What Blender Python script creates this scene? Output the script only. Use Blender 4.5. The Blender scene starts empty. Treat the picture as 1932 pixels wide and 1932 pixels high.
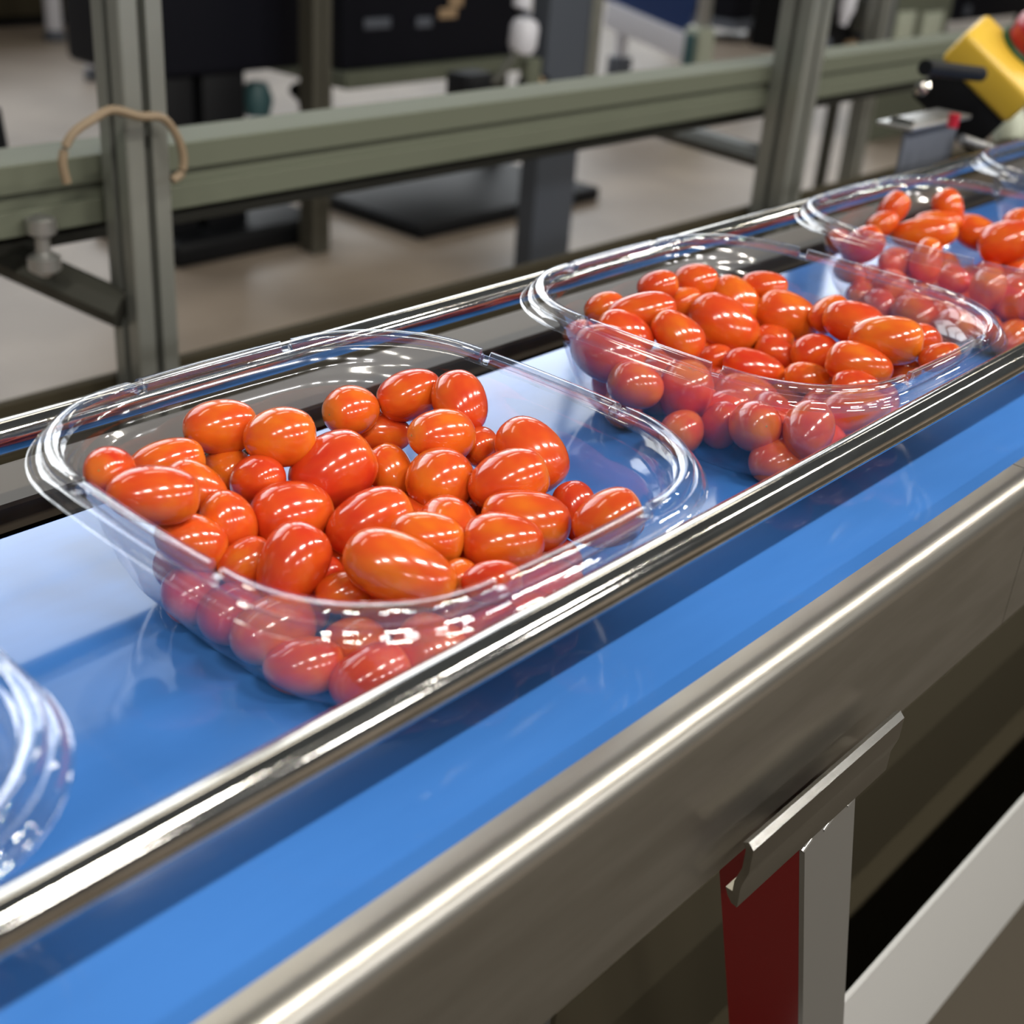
import bpy, bmesh, math, random
from mathutils import Vector, Matrix
random.seed(11)
SC = bpy.context.scene
COL = SC.collection
PI = math.pi
LIFT = 0.9            # the working origin is the rim height of the nearest tray, 0.9 m above the floor

# ------------------------------------------------------------------ camera
F, YAW, PITCH, ROLL = 2466.2100, 0.696790, 0.482888, 0.080780
CAMP = Vector((-0.28744, -0.30552, 0.19434))
cy, sy, cp, sp = math.cos(YAW), math.sin(YAW), math.cos(PITCH), math.sin(PITCH)
fwd = Vector((cy*cp, sy*cp, -sp)); rt0 = Vector((sy, -cy, 0)); up0 = rt0.cross(fwd)
RT = rt0*math.cos(ROLL) + up0*math.sin(ROLL); UP = -rt0*math.sin(ROLL) + up0*math.cos(ROLL)
cam = bpy.data.cameras.new('camera'); cam_o = bpy.data.objects.new('camera', cam); COL.objects.link(cam_o)
M = Matrix((RT, UP, -fwd)).transposed().to_4x4(); M.translation = CAMP + Vector((0, 0, LIFT))
cam_o.matrix_world = M
cam.sensor_width = 36; cam.lens = 36*F/1932; cam.clip_start = 0.01; cam.clip_end = 200
cam.dof.use_dof = True; cam.dof.focus_distance = 0.53; cam.dof.aperture_fstop = cam.lens/5.0
SC.camera = cam_o

# ------------------------------------------------------------------ light
SC.view_settings.view_transform = 'Standard'; SC.view_settings.look = 'None'
SC.view_settings.exposure = 0.0; SC.view_settings.gamma = 1; SC.view_settings.use_curve_mapping = False
SC.cycles.use_denoising = True
SC.cycles.max_bounces = 10; SC.cycles.transparent_max_bounces = 24
SC.cycles.diffuse_bounces = 4; SC.cycles.glossy_bounces = 5; SC.cycles.transmission_bounces = 6
SC.cycles.sample_clamp_indirect = 6.0; SC.cycles.caustics_reflective = False; SC.cycles.caustics_refractive = False
w = bpy.data.worlds.new('hall_air'); SC.world = w; w.use_nodes = True
w.node_tree.nodes['Background'].inputs[0].default_value = (0.80, 0.86, 0.88, 1)
w.node_tree.nodes['Background'].inputs[1].default_value = 0.10

def lamp(name, p, sx, sy_, watt, col, aim=None, spread=PI):
    l = bpy.data.lights.new(name, 'AREA'); l.shape = 'RECTANGLE'; l.size = sx; l.size_y = sy_
    l.energy = watt; l.color = col; l.spread = spread
    o = bpy.data.objects.new(name, l); COL.objects.link(o); o.location = (p[0], p[1], p[2] + LIFT)
    if aim:
        d = Vector(aim) - Vector(p)
        x = Vector((1, 0, 0)); z = -d.normalized(); y = z.cross(x).normalized(); x = y.cross(z)
        o.matrix_world = Matrix.Translation(o.location) @ Matrix((x, y, z)).transposed().to_4x4()
    return o
# two rows of tube lamps hang parallel to the conveyor, behind the photographer
for i in range(7):
    lamp('tube_lamp', (-3.2 + i*1.35, -1.50, 2.15), 0.62, 0.05, 28, (1.0, 0.95, 0.85), aim=(-3.2 + i*1.35, -0.05, 0))
for i in range(6):
    lamp('tube_lamp', (-3.0 + i*1.6, -5.0, 2.2), 0.7, 0.15, 24, (1.0, 0.98, 0.96), aim=(-3.0 + i*1.6, -0.05, 0))
# unseen fill lamps added over the hall to brighten the background floor
for i in range(4):
    lamp('ceiling_lamp', (-1.5 + i*4.0, 3.2, 4.8), 2.6, 0.5, 30, (1.0, 0.93, 0.80))

# ------------------------------------------------------------------ materials
def mat(name, col, rough=0.5, metal=0.0, spec=0.5, coat=0.0, trans=0.0, emit=None, es=0.0):
    m = bpy.data.materials.new(name); m.use_nodes = True
    b = m.node_tree.nodes['Principled BSDF']
    b.inputs['Base Color'].default_value = (*col, 1); b.inputs['Roughness'].default_value = rough
    b.inputs['Metallic'].default_value = metal; b.inputs['Specular IOR Level'].default_value = spec
    b.inputs['Coat Weight'].default_value = coat; b.inputs['Coat Roughness'].default_value = 0.05
    if emit: b.inputs['Emission Color'].default_value = (*emit, 1); b.inputs['Emission Strength'].default_value = es
    return m
def nodes(m): return m.node_tree.nodes, m.node_tree.links, m.node_tree.nodes['Principled BSDF']
def noise_col(m, c1, c2, scale, detail=4, coord='Object', stretch=(1, 1, 1), lo=0.35, hi=0.65):
    n, l, b = nodes(m)
    tc = n.new('ShaderNodeTexCoord'); mp = n.new('ShaderNodeMapping'); mp.inputs['Scale'].default_value = stretch
    t = n.new('ShaderNodeTexNoise'); t.inputs['Scale'].default_value = scale; t.inputs['Detail'].default_value = detail
    r = n.new('ShaderNodeValToRGB'); r.color_ramp.elements[0].position = lo; r.color_ramp.elements[1].position = hi
    r.color_ramp.elements[0].color = (*c1, 1); r.color_ramp.elements[1].color = (*c2, 1)
    l.new(tc.outputs[coord], mp.inputs[0]); l.new(mp.outputs[0], t.inputs['Vector']); l.new(t.outputs[0], r.inputs[0])
    l.new(r.outputs[0], b.inputs['Base Color']); return t, mp, tc
def bump(m, scale, dist, stretch=(1, 1, 1), strength=0.3, coord='Object'):
    n, l, b = nodes(m)
    tc = n.new('ShaderNodeTexCoord'); mp = n.new('ShaderNodeMapping'); mp.inputs['Scale'].default_value = stretch
    t = n.new('ShaderNodeTexNoise'); t.inputs['Scale'].default_value = scale; t.inputs['Detail'].default_value = 3
    bp = n.new('ShaderNodeBump'); bp.inputs['Distance'].default_value = dist; bp.inputs['Strength'].default_value = strength
    l.new(tc.outputs[coord], mp.inputs[0]); l.new(mp.outputs[0], t.inputs['Vector']); l.new(t.outputs[0], bp.inputs['Height'])
    l.new(bp.outputs[0], b.inputs['Normal'])

M_BELT = mat('blue_belt', (0.030, 0.165, 0.56), 0.09, spec=0.34)
noise_col(M_BELT, (0.040, 0.155, 0.46), (0.052, 0.185, 0.53), 9, stretch=(.6, 3, 1)); bump(M_BELT, 60, 0.0004, (0.3, 1, 1), 0.12)
M_STEEL = mat('brushed_steel', (0.42, 0.405, 0.37), 0.26, 1.0)
noise_col(M_STEEL, (0.37, 0.355, 0.32), (0.46, 0.445, 0.41), 14, stretch=(1, 6, 6)); bump(M_STEEL, 30, 0.0003, (2, 60, 60), 0.10)
M_SIDE = mat('satin_side_sheet', (0.36, 0.34, 0.30), 0.33, 0.95)
noise_col(M_SIDE, (0.36, 0.34, 0.30), (0.43, 0.41, 0.37), 14, stretch=(1, 6, 6)); bump(M_SIDE, 30, 0.0003, (2, 60, 60), 0.10)
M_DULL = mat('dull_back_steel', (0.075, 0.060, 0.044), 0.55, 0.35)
M_ROD = mat('polished_rod', (0.50, 0.48, 0.44), 0.09, 1.0)
noise_col(M_ROD, (0.46, 0.44, 0.40), (0.62, 0.60, 0.56), 40, stretch=(1, 3, 3)); bump(M_ROD, 90, 0.0003, (3, 1, 1), 0.12)
M_SATIN = mat('satin_steel', (0.50, 0.50, 0.49), 0.38, 0.9)
M_PALE = mat('pale_beam_paint', (0.62, 0.62, 0.61), 0.35, 0.2)
M_RED = mat('dark_red_paint', (0.23, 0.008, 0.010), 0.35)
M_ALU = mat('aluminium_profile', (0.36, 0.37, 0.34), 0.42, 0.75)
noise_col(M_ALU, (0.29, 0.30, 0.275), (0.38, 0.39, 0.355), 6)
M_ALUG = mat('greenish_profile', (0.125, 0.135, 0.10), 0.7, 0.15, spec=0.2)
M_DKBEAM = mat('dark_profile', (0.055, 0.055, 0.045), 0.5, 0.4)
M_DKBEAM2 = mat('dark_olive_post', (0.085, 0.08, 0.062), 0.5, 0.3)
M_OLIVE = mat('olive_steel', (0.045, 0.038, 0.024), 0.9, 0.0, spec=0.1)
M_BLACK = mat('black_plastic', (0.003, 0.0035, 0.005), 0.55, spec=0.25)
M_NAVY = mat('navy_panel', (0.0015, 0.002, 0.006), 0.6, spec=0.2)
M_BLUEP = mat('blue_panel', (0.006, 0.03, 0.13), 0.45)
M_GREYP = mat('slate_grey_paint', (0.085, 0.095, 0.12), 0.5)
M_COLM = mat('column_grey_paint', (0.06, 0.07, 0.09), 0.5)
M_WHITE = mat('white_paint', (0.62, 0.62, 0.68), 0.4)
M_OFFW = mat('pale_green_paint', (0.42, 0.45, 0.36), 0.5)
M_TEAL = mat('dark_teal_plastic', (0.04, 0.10, 0.11), 0.5)
M_TAN = mat('tan_plastic', (0.35, 0.24, 0.14), 0.6)
M_YEL = mat('yellow_plastic', (0.72, 0.46, 0.045), 0.38); bump(M_YEL, 300, 0.0003)
M_REDB = mat('red_button', (0.42, 0.012, 0.028), 0.32)
M_GRN = mat('green_ring', (0.008, 0.07, 0.015), 0.5)
M_CABLE = mat('brown_cable', (0.22, 0.16, 0.10), 0.6)
M_FLOOR = mat('concrete_floor', (0.25, 0.21, 0.17), 0.45, spec=0.4)
noise_col(M_FLOOR, (0.20, 0.160, 0.125), (0.31, 0.255, 0.205), 1.6, 8, 'Object'); bump(M_FLOOR, 30, 0.003)
M_WALL = mat('hall_wall', (0.45, 0.44, 0.40), 0.8); bump(M_WALL, 20, 0.004)
M_FRAME = mat('window_frame_paint', (0.3, 0.3, 0.3), 0.5)
M_WIN = mat('daylit_glass', (0.8, 0.8, 0.8), 0.2, emit=(0.93, 0.97, 1.0), es=5.0)
M_UPGLOW = mat('frosted_glass', (0.8, 0.8, 0.8), 0.4, emit=(0.80, 0.88, 1.0), es=2.6)

# tomato skin: colour wanders from red to orange, per fruit and along it
M_TOM = mat('tomato_skin', (0.7, 0.06, 0.012), 0.16, spec=0.5, coat=0.55)
n, l, b = nodes(M_TOM)
tc = n.new('ShaderNodeTexCoord'); oi = n.new('ShaderNodeObjectInfo')
ad = n.new('ShaderNodeVectorMath'); ad.operation = 'ADD'
l.new(tc.outputs['Object'], ad.inputs[0]); l.new(oi.outputs['Random'], ad.inputs[1])
t = n.new('ShaderNodeTexNoise'); t.inputs['Scale'].default_value = 1.1; t.inputs['Detail'].default_value = 2
l.new(ad.outputs[0], t.inputs['Vector'])
mm = n.new('ShaderNodeMath'); mm.operation = 'MULTIPLY_ADD'; mm.inputs[1].default_value = 0.45; mm.inputs[2].default_value = -0.08
l.new(oi.outputs['Random'], mm.inputs[0])
ma = n.new('ShaderNodeMath'); ma.operation = 'ADD'; l.new(t.outputs[0], ma.inputs[0]); l.new(mm.outputs[0], ma.inputs[1])
r = n.new('ShaderNodeValToRGB'); l.new(ma.outputs[0], r.inputs[0])
r.color_ramp.elements[0].position = 0.30; r.color_ramp.elements[0].color = (0.56, 0.036, 0.012, 1)
r.color_ramp.elements[1].position = 0.95; r.color_ramp.elements[1].color = (0.70, 0.16, 0.012, 1)
e = r.color_ramp.elements.new(0.62); e.color = (0.64, 0.080, 0.012, 1)
# yellower shoulder round the stem scar (the +X end of every fruit)
sx = n.new('ShaderNodeSeparateXYZ'); l.new(tc.outputs['Object'], sx.inputs[0])
mr = n.new('ShaderNodeMapRange'); mr.inputs['From Min'].default_value = 0.72; mr.inputs['From Max'].default_value = 1.02
l.new(sx.outputs['X'], mr.inputs['Value'])
mu = n.new('ShaderNodeMath'); mu.operation = 'MULTIPLY'; mu.inputs[1].default_value = 0.55; l.new(mr.outputs[0], mu.inputs[0])
mx = n.new('ShaderNodeMix'); mx.data_type = 'RGBA'; mx.inputs[7].default_value = (0.85, 0.30, 0.03, 1)
l.new(mu.outputs[0], mx.inputs[0]); l.new(r.outputs[0], mx.inputs[6]); l.new(mx.outputs[2], b.inputs['Base Color'])
b.inputs['Subsurface Weight'].default_value = 0.12; b.inputs['Subsurface Radius'].default_value = (1.0, 0.25, 0.08)
b.inputs['Subsurface Scale'].default_value = 0.006
M_SCAR = mat('stem_scar', (0.22, 0.24, 0.05), 0.7)

def clear_plastic(name, f0, haze, rough, tint=(0.985, 0.985, 0.99)):
    m = bpy.data.materials.new(name); m.use_nodes = True; nt = m.node_tree; nt.nodes.clear(); N = nt.nodes.new; L = nt.links.new
    out = N('ShaderNodeOutputMaterial'); tr = N('ShaderNodeBsdfTransparent'); gl = N('ShaderNodeBsdfGlossy')
    tr.inputs[0].default_value = (*tint, 1); gl.inputs['Roughness'].default_value = rough; gl.inputs[0].default_value = (1, 1, 1, 1)
    df = N('ShaderNodeBsdfDiffuse'); df.inputs[0].default_value = (0.8, 0.82, 0.9, 1)
    lw = N('ShaderNodeLayerWeight'); lw.inputs[0].default_value = 0.5
    pw = N('ShaderNodeMath'); pw.operation = 'POWER'; pw.inputs[1].default_value = 4.2
    fm = N('ShaderNodeMath'); fm.operation = 'MULTIPLY_ADD'; fm.inputs[1].default_value = 0.95 - f0; fm.inputs[2].default_value = f0
    L(lw.outputs['Facing'], pw.inputs[0]); L(pw.outputs[0], fm.inputs[0])
    m1 = N('ShaderNodeMixShader'); m1.inputs[0].default_value = haze; L(tr.outputs[0], m1.inputs[1]); L(df.outputs[0], m1.inputs[2])
    m2 = N('ShaderNodeMixShader'); L(fm.outputs[0], m2.inputs[0]); L(m1.outputs[0], m2.inputs[1]); L(gl.outputs[0], m2.inputs[2])
    L(m2.outputs[0], out.inputs[0])
    tcn = N('ShaderNodeTexCoord'); ns = N('ShaderNodeTexNoise'); ns.inputs['Scale'].default_value = 55; bp = N('ShaderNodeBump')
    bp.inputs['Distance'].default_value = 0.0006; bp.inputs['Strength'].default_value = 0.10
    L(tcn.outputs['Object'], ns.inputs['Vector']); L(ns.outputs[0], bp.inputs['Height']); L(bp.outputs[0], gl.inputs['Normal'])
    return m
M_BOWL = clear_plastic('clear_tray_wall', 0.09, 0.004, 0.11, (0.94, 0.94, 0.97))
M_RIM = clear_plastic('clear_tray_rim', 0.20, 0.02, 0.035)

# ------------------------------------------------------------------ helpers
def tag(o, label, cat, group=None, kind=None):
    if label: o['label'] = label
    if cat: o['category'] = cat
    if group: o['group'] = group
    if kind: o['kind'] = kind
    return o
def empty(name, loc=(0, 0, 0), rz=0.0):
    o = bpy.data.objects.new(name, None); COL.objects.link(o); o.location = loc; o.rotation_euler = (0, 0, rz)
    o.empty_display_size = 0.05; return o
def link(name, me, m, parent=None, loc=(0, 0, 0)):
    if m and not me.materials: me.materials.append(m)
    o = bpy.data.objects.new(name, me); COL.objects.link(o); o.location = loc
    if parent: o.parent = parent
    return o
class MB:
    """collects shapes into one bmesh; build() links them as ONE mesh object"""
    def __init__(s): s.bm = bmesh.new()
    def box(s, x0, x1, y0, y1, z0, z1, bev=0.0, mtx=None):
        r = bmesh.ops.create_cube(s.bm, size=1); vs = r['verts']
        for v in vs: v.co = Vector((x0+(v.co.x+.5)*(x1-x0), y0+(v.co.y+.5)*(y1-y0), z0+(v.co.z+.5)*(z1-z0)))
        if bev:
            es = list({e for v in vs for e in v.link_edges})
            g = bmesh.ops.bevel(s.bm, geom=es, offset=bev, segments=3, affect='EDGES', profile=0.5); vs = list({v for f in g['faces'] for v in f.verts} | {v for v in vs if v.is_valid})
        if mtx: bmesh.ops.transform(s.bm, matrix=mtx, verts=[v for v in vs if v.is_valid])
        return s
    def tube(s, pts, r, seg=16, caps=True, r2=None):
        pts = [Vector(p) for p in pts]; rings = []
        for i, p in enumerate(pts):
            d = (pts[min(i+1, len(pts)-1)] - pts[max(i-1, 0)]).normalized()
            a = Vector((0, 0, 1)) if abs(d.z) < .9 else Vector((1, 0, 0))
            u = d.cross(a).normalized(); v = d.cross(u)
            rr = r if r2 is None else r + (r2-r)*i/(len(pts)-1)
            rings.append([s.bm.verts.new(p + rr*(math.cos(2*PI*k/seg)*u + math.sin(2*PI*k/seg)*v)) for k in range(seg)])
        for A, B in zip(rings, rings[1:]):
            for k in range(seg): s.bm.faces.new((A[k], A[(k+1) % seg], B[(k+1) % seg], B[k]))
        if caps: s.bm.faces.new(rings[0][::-1]); s.bm.faces.new(rings[-1])
        return s
    def prism(s, poly, p0, axis, length, u, v):
        """extrude a 2D polygon (u,v) along axis"""
        p0, axis, u, v = Vector(p0), Vector(axis), Vector(u), Vector(v)
        A = [s.bm.verts.new(p0 + u*a + v*b_) for a, b_ in poly]; B = [s.bm.verts.new(x.co + axis*length) for x in A]
        nn = len(poly)
        for k in range(nn): s.bm.faces.new((A[k], A[(k+1) % nn], B[(k+1) % nn], B[k]))
        s.bm.faces.new(A[::-1]); s.bm.faces.new(B); return s
    def lathe(s, prof, p0, axis, seg=24):
        p0, axis = Vector(p0), Vector(axis).normalized()
        a = Vector((0, 0, 1)) if abs(axis.z) < .9 else Vector((1, 0, 0)); u = axis.cross(a).normalized(); v = axis.cross(u)
        rings = [[s.bm.verts.new(p0 + axis*h + r_*(math.cos(2*PI*k/seg)*u + math.sin(2*PI*k/seg)*v)) for k in range(seg)] for r_, h in prof]
        for A, B in zip(rings, rings[1:]):
            for k in range(seg): s.bm.faces.new((A[k], A[(k+1) % seg], B[(k+1) % seg], B[k]))
        s.bm.faces.new(rings[0][::-1]); s.bm.faces.new(rings[-1]); return s
    def build(s, name, m, parent=None, smooth=True, loc=(0, 0, 0), ang=0.6):
        bmesh.ops.recalc_face_normals(s.bm, faces=s.bm.faces)
        me = bpy.data.meshes.new(name); s.bm.to_mesh(me); s.bm.free()
        if smooth:
            for p in me.polygons: p.use_smooth = True
            me.set_sharp_from_angle(angle=ang)
        return link(name, me, m, parent, loc)
def spline(P, n=6):
    out = []
    for i in range(len(P)-1):
        a, b, c, d = P[max(i-1, 0)], P[i], P[i+1], P[min(i+2, len(P)-1)]
        for k in range(n):
            t = k/n; out.append(0.5*((2*b) + (c-a)*t + (2*a-5*b+4*c-d)*t*t + (3*b-a-3*c+d)*t*t*t))
    return out + [P[-1]]
def ray(px, py):
    return (fwd*F + RT*(px-966) - UP*(py-966)).normalized()
def at(px, py, y):
    d = ray(px, py); return CAMP + d*((y-CAMP.y)/d.y)
def atz(px, py, z):
    d = ray(px, py); return CAMP + d*((z-CAMP.z)/d.z)
def slot_profile(a, slot=0.008, depth=0.010, r=0.0015):
    """cross-section of a square aluminium profile with a T-slot in each face, side a"""
    h = a/2; q = slot/2; side = [(-h+r, -h), (-q, -h), (-q, -h+0.004), (-q-0.003, -h+0.004), (-q-0.003, -h+depth), (q+0.003, -h+depth), (q+0.003, -h+0.004), (q, -h+0.004), (q, -h), (h-r, -h)]
    out = []
    for k in range(4):
        c, s_ = [(1, 0), (0, 1), (-1, 0), (0, -1)][k]
        out += [(x*c - y*s_, x*s_ + y*c) for x, y in side]
    return out

# ------------------------------------------------------------------ setting
ZF = -0.9
fl = MB(); fl.box(-4, 24, -5, 12.0, ZF-0.05, ZF); fo = fl.build('floor', M_FLOOR, smooth=False); tag(fo, None, None, kind='structure')
wl = MB(); WX = [(-4 + i*3.5) for i in range(9)]
wl.box(-4, 24, 12.0, 12.25, ZF-0.05, 3.2).box(-4, 24, 12.0, 12.25, 8.6, 8.7).box(-4, 24, 12.0, 12.25, 11.5, 12.2)
for x in WX: wl.box(x-0.06 if x > -4 else x, min(x+0.06, 24), 12.0, 12.25, 3.2, 8.6)
wo = wl.build('wall_back', M_WALL, smooth=False); tag(wo, None, None, kind='structure')
for i, x in enumerate(WX[:-1]):
    f = MB(); x0, x1 = x+0.06, x+3.44
    for a_, b_, c_, d_ in ((x0, x1, 3.2, 3.27), (x0, x1, 8.53, 8.6), (x0, x0+.07, 3.27, 8.53), (x1-.07, x1, 3.27, 8.53), (x0+.07, x1-.07, 5.9, 5.92)):
        f.box(a_, b_, 12.05, 12.12, c_, d_)
    wf = f.build('window_%d' % (i+1), M_FRAME, smooth=False); tag(wf, None, None, kind='structure')
    MB().box(x0+.02, x1-.02, 12.125, 12.15, 8.72, 11.5).build('upper_pane', M_UPGLOW, wf, smooth=False)  # unseen glowing panel added to give the belt reflection a dimmer band
    p = MB().box(x0+.02, x1-.02, 12.125, 12.15, 3.22, 8.58).build('pane', M_WIN, wf, smooth=False)

mt = MB(); mt.box(-2.0, 6.0, -1.3, 0.46, 0, 0.006, 0.002); M_FLSHADE = mat('dark_mat', (0.045, 0.034, 0.020), 0.7); bump(M_FLSHADE, 60, 0.002); mo = mt.build('floor_mat', M_FLSHADE, loc=(0, 0, ZF)); tag(mo, 'dark brown mat on the floor under the conveyor', 'mat')  # added slab, its dark colour stands in for shade under the conveyor

# ------------------------------------------------------------------ the conveyor
XA, XB = -0.75, 2.6
conv = empty('belt_conveyor', (0.3, 0, ZF))
tag(conv, 'long blue belt conveyor with stainless steel sides and round guide rails', 'conveyor')
def kid(o): o.parent = conv; o.location = (-0.3, 0, -ZF); return o
BZ = -0.064
bm_ = MB(); bm_.box(XA, XB, -0.1165, 0.1255, BZ-0.003, BZ, 0.0008); kid(bm_.build('belt', M_BELT))
pan = MB(); pan.box(XA, XB, -0.1160, 0.1250, BZ-0.012, BZ-0.0035); pan.box(XA, XB, -0.114, 0.178, -0.150, -0.146)
kid(pan.build('slider_bed', M_STEEL, smooth=False))
def rod(y, z): kid(MB().tube([(XA, y, z), (XB, y, z)], 0.0064, 40).build('guide_rail', M_ROD))
rod(-0.1085, -0.0090); rod(0.108, -0.0135)
# near side panel: folded sheet with a rolled top edge; two lengths meet at a hairline seam
def side_poly(ytop, yface, ztop, zbot, R, th=0.0025, lip=0.02):
    pts = [(ytop, ztop-0.012), (ytop, ztop-0.0015)]
    s_ = 1 if yface > ytop else -1
    pts += [(ytop+s_*0.001, ztop)]
    for k in range(9):
        a = PI/2*k/8
        pts.append((yface - s_*R + s_*R*math.sin(a), ztop - R + R*math.cos(a)))
    pts += [(yface, zbot+0.002), (yface-s_*0.002, zbot), (yface-s_*lip, zbot), (yface-s_*lip, zbot+th), (yface-s_*(0.002+th), zbot+th), (yface-s_*th, zbot+th+0.002)]
    for k in range(8, -1, -1):
        a = PI/2*k/8
        pts.append((yface - s_*R + s_*(R-th)*math.sin(a), ztop - R + (R-th)*math.cos(a)))
    pts += [(ytop+s_*th, ztop-th), (ytop+s_*th, ztop-0.012)]
    return pts
pl = side_poly(-0.1178, -0.1345, -0.0595, -0.1450, 0.0105)
SEAM = 0.3065
for xa, xb in ((XA, SEAM-0.0004), (SEAM+0.0004, XB)):
    kid(MB().prism(pl, (xa, 0, 0), (1, 0, 0), xb-xa, (0, 1, 0), (0, 0, 1)).build('side_panel', M_SIDE, ang=0.5))
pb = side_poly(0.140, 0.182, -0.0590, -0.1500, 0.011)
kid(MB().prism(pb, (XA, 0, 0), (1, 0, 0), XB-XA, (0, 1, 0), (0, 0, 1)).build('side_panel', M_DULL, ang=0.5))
# rail brackets under each guide rail (outside the tray lane)
for x in (-0.55, 1.35):
    b1 = MB(); b1.box(x, x+0.02, 0.106, 0.110, -0.062, -0.019); kid(b1.build('rail_bracket', M_STEEL, smooth=False))
# clamp rail hooked under the near side panel
cl = [(-0.1405, -0.1680), (-0.1420, -0.1712), (-0.1440, -0.1735), (-0.1465, -0.1740), (-0.1465, -0.1640), (-0.1485, -0.1560), (-0.1485, -0.1455), (-0.1462, -0.1432), (-0.1440, -0.1445), (-0.1455, -0.1470), (-0.1455, -0.1555), (-0.1435, -0.1630), (-0.1435, -0.1680)]
a_, b_ = at(1417, 1592, -0.147), at(1700, 1352, -0.147)
c_off = -(a_.z - (-0.1432))
cl = [(y, z + (a_.z + 0.1432)) for y, z in cl]
kid(MB().prism(cl, (a_.x, 0, 0), (1, 0, 0), b_.x-a_.x, (0, 1, 0), (0, 0, 1)).build('clamp_rail', M_STEEL, ang=0.4))
zt = a_.z - 0.020
# splayed leg: steel front channel on a dark red painted tube
def leg(xc0, y0, y1, z0, z1, w_, lean, m, name, lab=None, parent=None):
    bmn = MB(); poly = [(-w_/2, y0), (w_/2, y0), (w_/2, y1), (-w_/2, y1)]
    bmn.prism(poly, (xc0, 0, z0), (-lean, 0, 1), (z1-z0), (1, 0, 0), (0, 1, 0)); o = bmn.build(name, m, smooth=False)
    kid(o)
    if lab: o['label'] = lab
    return o
L0, L1 = at(1503, 1588, -0.1395), at(1597, 1493, -0.1395); L2, L3 = at(1495, 1932, -0.1395), at(1585, 1932, -0.1395)
lean = ((L2.x-L0.x)/(L0.z-L2.z) + (L3.x-L1.x)/(L1.z-L3.z))/2
zl = zt - 0.002; xc = (L0.x+L1.x)/2; xc += ((L0.z+L1.z)/2 - zl)*lean
leg(xc - (zl-ZF)*0 + (zl-ZF)*lean, -0.1435, -0.1410, ZF, zl+0.006, 0.041, lean, M_SATIN, 'leg_plate', 'grey steel front plate of the leg')
leg(xc + (zl-ZF)*lean, -0.1409, -0.1000, ZF, -0.1525, 0.041, lean, M_RED, 'leg', 'dark red painted leg tube')
leg(1.3 + (zl-ZF)*lean, -0.1409, -0.1000, ZF, -0.1525, 0.041, lean, M_RED, 'leg', 'dark red painted leg tube')
leg(xc + (zl-ZF)*lean, 0.135, 0.175, ZF, -0.152, 0.041, lean, M_RED, 'leg', 'dark red painted leg tube')
# weld beads on the plate top
wb = MB()
for u_ in (0.04, 0.45, 0.93):
    c = L0.lerp(L1, u_); wb.tube([(c.x-.003, c.y-.0035, c.z-.002), (c.x+.003, c.y-.0035, c.z+.001)], 0.0011, 8)
kid(wb.build('weld_bead', M_SATIN))
# low pale channel beam running along the conveyor
e0, e1 = at(1578, 1906, -0.13), at(1932, 1514, -0.13); zb = (e0.z+e1.z)/2
f0_, f1_ = at(1754, 1932, -0.13), at(1932, 1695, -0.13); zb2 = (f0_.z+f1_.z)/2
lb = MB(); lb.box(0.12, 2.4, -0.1300, -0.1270, zb2, zb); lb; kid(lb.build('stretcher_beam', M_PALE, smooth=False)); kid(MB().box(0.12, 2.4, -0.1268, -0.02, zb2, zb2+0.003).build('stretcher_web', M_OLIVE, smooth=False))
lb = MB(); lb.box(0.12, 2.4, -0.0235, -0.0200, zb2, zb); kid(lb.build('stretcher_lip', M_OLIVE, smooth=False))  # web and lip coloured dark for the shade inside the channel

# ------------------------------------------------------------------ clear trays
def outline(w_, r_, bulge):
    """rounded square, list of (x, y, side position s in [-1,1] or None in the corner)"""
    st = [-1, -.975, -.965, -.955, -.945, -.86, -.85, -.84, -.83, -.7, -.45, -.2, 0, .2, .45, .7, .83, .84, .85, .86, .945, .955, .965, .975]
    out = []; h = w_ - r_
    for k in range(4):
        c, s_ = [(1, 0), (0, 1), (-1, 0), (0, -1)][k]
        P = [(w_ + bulge*(1-t_*t_), t_*h, t_) for t_ in st]
        P += [(h + r_*math.cos(a), h + r_*math.sin(a), None) for a in [PI/2*j/16 for j in range(16)]]
        out += [(x*c - y*s_, x*s_ + y*c, t_) for x, y, t_ in P]
    return out
def notch(t_):
    if t_ is None: return 0.0
    a = abs(t_)
    if a < .845 or a > .965: return 0.0
    if .855 <= a <= .95: return 1.0
    return .5
def sweep(rings, close):
    bm = bmesh.new(); R = []
    for w_, r_, z, dz in rings:
        R.append([bm.verts.new((x, y, z - dz*notch(t_))) for x, y, t_ in outline(w_, r_, 0.0012)])
    nn = len(R[0])
    for A, B in zip(R, R[1:]):
        for k in range(nn): bm.faces.new((A[k], A[(k+1) % nn], B[(k+1) % nn], B[k]))
    if close: bm.faces.new(R[-1])
    return bm
bowl_r = [(.0905, .0530, -.0052, 0), (.0893, .0525, -.0066, 0), (.0880, .052, -.0110, 0), (.0874, .052, -.0135, 0), (.0858, .051, -.0146, 0), (.0845, .0505, -.020, 0), (.0820, .049, -.030, 0),
          (.0790, .048, -.040, 0), (.0750, .046, -.0490, 0), (.0705, .044, -.0555, 0), (.0650, .041, -.0600, 0), (.0590, .038, -.0625, 0), (.0530, .035, -.0637, 0), (.0500, .034, -.0638, 0),
          (.0475, .033, -.0628, 0), (.0450, .031, -.0622, 0), (.02, .012, -.0622, 0)]
bm = sweep(bowl_r, True)
for f in bm.faces: f.smooth = True
me_bowl = bpy.data.meshes.new('bowl'); bm.to_mesh(me_bowl); bm.free(); me_bowl.materials.append(M_BOWL)
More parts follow.
